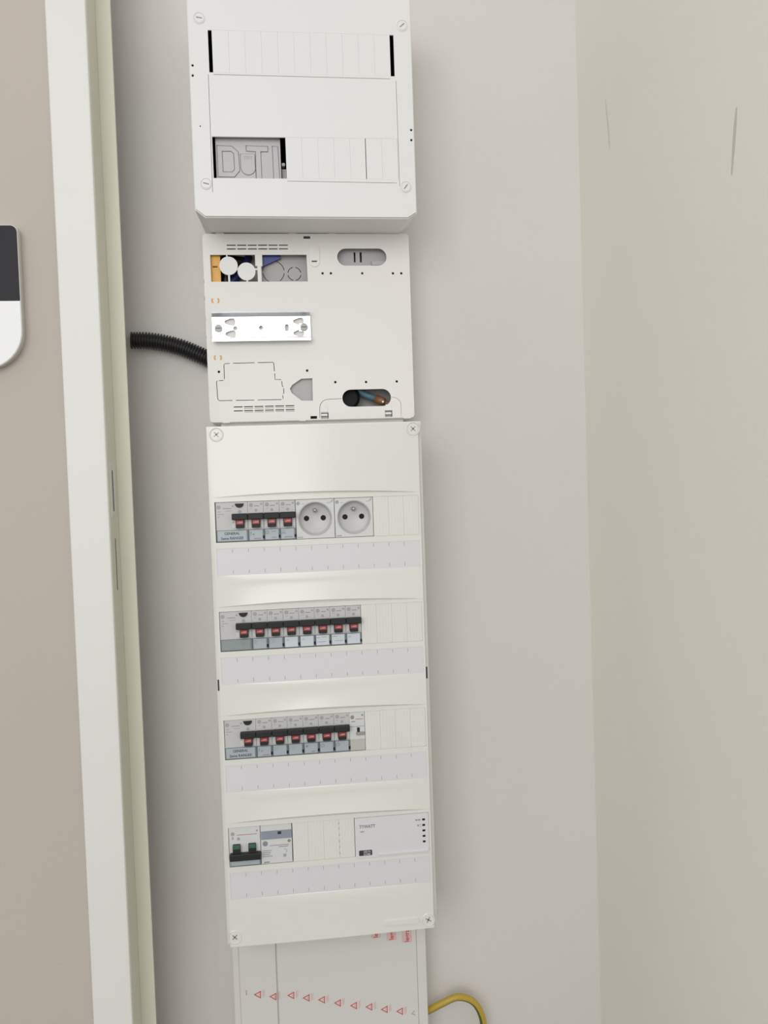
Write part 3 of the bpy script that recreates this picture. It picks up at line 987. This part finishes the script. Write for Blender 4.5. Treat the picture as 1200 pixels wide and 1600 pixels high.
# grey module with a slate band
x = XD[3] + 2 * MW + .4
rm = thing('relay_module', 'grey module with a slate blue band, right of the green-flagged switch', 'module', (x + MW, DF + 20, t3 - 46))
body(x, 2 * MW, t3, 'dev_light', rm)
bd = MB().box(x + .6, x + 2 * MW - .4, DF - .5, DF + 1, t3 - 16.8, t3 - 7.0, .2, 1).build('band', 'slate', rm)
MB().box(x + 19.5, x + 23.6, DF - .8, DF, t3 - 11.6, t3 - 8.2, .3, 1).build('indicator', 'dark', bd)
p = MB()
y0, y1 = DF - .12, DF + .1
p.cyl(x + 5.0, t3 - 21.6, 3.0, y0, y1, 18)
p.box(x + 10, x + 32, y0, y1, t3 - 24.6, t3 - 23.9)
p.cyl(x + 32.2, t3 - 20.2, 1.9, y0, y1, 12)
p.box(x + 20, x + 31, y0, y1, t3 - 26.6, t3 - 25.8)
for k, l in enumerate((10, 9, 8, 11)):
    p.box(x + 2, x + 2 + l, y0, y1, t3 - 30.2 - 2.2 * k, t3 - 29.5 - 2.2 * k)
p.box(x + 3, x + 9, y0, y1, t3 - 44.0, t3 - 42.6)
p.build('printing', 'dev_mark', rm)
p = MB()
p.plate(stroke(arc(x + 27, t3 - 31.5, 2.2, 120, -60, 8), .7), [], y0, .2)
p.box(x + 25, x + 28.4, y0, y1, t3 - 38.5, t3 - 35.0)
p.build('symbol', 'dev_mark_pale', rm)
# energy meter
x0, x1 = 69.4, 155.9
em = thing('energy_meter', 'wide white module lettered TYWATT with five black windows, bottom row right', 'meter', (112, DF + 20, t3 - 46))
MB().box(x0 + .4, x1 - .4, BY - .03, DF + 31, t3 - 45, t3 - .1).build('body', 'paper', em)
bb = MB().box(x0, x1, BY - .9, BY - .03, t3 - 47.6, t3 - .2, .2, 1).build('front_panel', 'paper', em)
DFs, DF = DF, BY - .8
MB().box(x0 + 26, x1 - 2, DF - 1.0, DF + .6, t3 - 45.8, t3 - 43.2, .4, 1).build('lower_ledge', 'paper', em)
MB().text('TYWATT', x0 + 5.4, t3 - 12.2, DF - .3, 5.2, sx=.86, bold=.03).build('lettering', 'dev_mark', em)
MB().box(x0 + 6.2, x0 + 10.8, DF - .3, DF, t3 - 17.0, t3 - 15.6).build('marking', 'dev_mark_pale', em)
for k in range(5):
    zc = t3 - 7.6 - 6.5 * k
    MB().box(x1 - 7.4, x1 - 4.2, DF - .35, DF, zc - 1.1, zc + 1.1).build('indicator_window', 'black', em)
p = MB()
p.box(x1 - 15.6, x1 - 13.0, DF - .32, DF, t3 - 8.4, t3 - 7.0)
p.box(x1 - 12.4, x1 - 9.6, DF - .32, DF, t3 - 8.4, t3 - 7.0)
p.build('marking', 'dev_mark', em)
p = MB()
p.box(x1 - 13.4, x1 - 11.4, DF - .32, DF, t3 - 15.4, t3 - 13.0)
p.plate(stroke([(x1 - 10.6, t3 - 13), (x1 - 9.4, t3 - 13), (x1 - 9.4, t3 - 16), (x1 - 10.6, t3 - 16)], .4), [], DF - .32, .2)
p.build('marking', 'dev_mark_pale', em)
lg = MB().plate(rrect(x0 + 4.0, x0 + 19.2, t3 - 44.4, t3 - 38.2, (.8, .8, .8, .8), 3), [], DF - .4, .4).build('logo', 'dark', em)
p = MB()
p.text('DELTA', x0 + 9.2, t3 - 41.0, DF - .5, 2.9, sx=.95)
p.text('DORE', x0 + 9.2, t3 - 43.9, DF - .5, 2.9, sx=1.05)
p.build('logo_lettering', 'paper', lg)
DF = DFs

# ================================================================== TRUNKING BELOW
TY = 1060.0
tk = thing('cable_trunking', 'pale grey vertical cable trunking with red film print below the distribution board', 'trunking', (40, YW, ZF))
MB().box(-82.2, 160.4, TY + 3, YW, ZF, -532, .8, 1).build('base', 'trunk', tk)
bevmod(MB().box(-82.6, -74.6, TY, TY + 20, ZF, -533).build('side_rail', 'trunk', tk), .0012)
bevmod(MB().box(148.6, 160.6, TY - .5, TY + 20, ZF, -533).build('side_rail', 'trunk', tk), .0012)
l1 = bevmod(MB().box(-74.6, -29.2, TY, TY + 6, ZF, -533).build('lid', 'trunk', tk), .0008)
l2 = bevmod(MB().box(-27.7, 148.45, TY, TY + 6, ZF, -533).build('lid', 'trunk', tk), .0008)
fy = TY - .12
tri = [(-52.2, -635), (-33.3, -639.5), (-11.1, -640.3), (7.9, -645.6), (27, -650.1), (46.9, -656.4), (67, -661.9), (86.4, -665.7), (105.8, -671.1), (125.4, -675.7)]
for i, (x, z) in enumerate(tri):
    b = MB()
    q = [(x - 6.0, z + .4), (x + 2.8, z - 5.4), (x + 3.2, z + 4.6)]
    b.plate(q, [grow(q, -1.2)], fy, .1)
    b.build('warning_print', 'film_red', l1 if x < -29 else l2)
    b = MB()
    for k in range(5):
        b.box(x + 5.2, x + 6.0, fy, fy + .1, z - 4.0 + 1.8 * k, z - 2.9 + 1.8 * k)
        b.box(x + 7.0, x + 7.6, fy, fy + .1, z - 2.6 + 1.8 * k, z - 1.5 + 1.8 * k)
    b.box(x + .3, x + .9, fy, fy + .1, z - 1.6, z + 1.6)
    b.build('caption_print', 'film_mid', l1 if x < -29 else l2)
MB().plate(stroke([(144.2, -682.6), (139.4, -680.6), (143.4, -677.2)], .9), [], fy, .1).build('warning_print', 'dev_mark', l2)
MB().box(-67.4, -66.6, fy, fy + .1, -634, -628).build('warning_print', 'film_red', l1)
for i, (x, zb) in enumerate(((79.6, -572.5), (99.8, -577.5), (119.6, -582.4), (139.4, -587.0))):
    b = MB().text('legrand', x, zb, fy - .05, 8.4, rot=math.pi / 2, sx=1.0, bold=.02)
    b.build('film_lettering', 'film_red', l2)
    b = MB()
    b.box(x - 7.6, x + 2.2, fy + .02, fy + .11, zb - .6, -536)
    b.build('film_band', 'film_pale', l2)
    b = MB()
    b.box(x - 8.8, x - 7.9, fy, fy + .1, zb, -536)
    b.box(x + 2.2, x + 3.3, fy, fy + .1, zb, -536)
    b.build('film_lines', 'film_pink', l2)

# ================================================================== CONDUIT AND CABLE
pts, rad = [], []
ctrl = [(-175.0, 1086, 181.6), (-149, 1086, 180.2), (-118, 1086, 172.8), (-86, 1085, 158.6), (-70, 1085, 150)]
def crom(cp, n):
    cp = [Vector(c) for c in cp]
    cp = [2 * cp[0] - cp[1]] + cp + [2 * cp[-1] - cp[-2]]
    res = []
    for i in range(1, len(cp) - 2):
        for k in range(n):
            t = k / n
            a, b, c, d = cp[i - 1:i + 3]
            res.append(.5 * (2 * b + (c - a) * t + (2 * a - 5 * b + 4 * c - d) * t * t + (3 * b - a - 3 * c + d) * t ** 3))
    res.append(cp[-2])
    return res
fine = crom(ctrl, 60)
L = [0]
for a, b2 in zip(fine, fine[1:]):
    L.append(L[-1] + (b2 - a).length)
N = int(L[-1] / .57)
for i in range(N):
    d = L[-1] * i / (N - 1)
    j = max(0, min(len(L) - 2, next((q for q in range(len(L) - 1) if L[q + 1] >= d), len(L) - 2)))
    u = (d - L[j]) / max(1e-6, L[j + 1] - L[j])
    pts.append(fine[j].lerp(fine[j + 1], u))
    ph = (d % 3.4) / 3.4
    rad.append(10.5 if ph < .5 else 8.2)
cdm = MB().tube(pts, rad, 20, False)
cdm.tube([pts[0], pts[6], pts[14]], [8.2, 7.6, 7.2], 20, False)
cdt = cdm.build('corrugated_conduit', 'conduit')
tag(cdt, 'black corrugated conduit entering the left side of the middle enclosure', 'conduit')
cc = [(160.9, 1078, -691), (164, 1077, -689.5), (181, 1074, -680.5), (202, 1073, -673.5), (222, 1074, -682), (233.5, 1077, -703), (237, 1080, -730), (238, 1084, -800), (232, 1088, -900), (226, 1091, -1100), (225, 1092, -1349)]
f2 = crom(cc, 14)
cab = MB().tube(f2, [4.4] * len(f2), 16, True, band=lambda k, i: k in (6, 7, 8, 9, 10))
co = cab.build('earth_cable', ['cable_yellow', 'cable_green'])
tag(co, 'yellow and green earth cable looping out of the trunking side', 'cable')
for o in bpy.data.objects:
    if o.name.split('.')[0] in ('printing', 'tick_marks', 'pictogram', 'caption_print', 'marking', 'flag_mark', 'snap_line', 'film_lines'):
        o['kind'] = 'stuff'
bpy.context.view_layer.update()
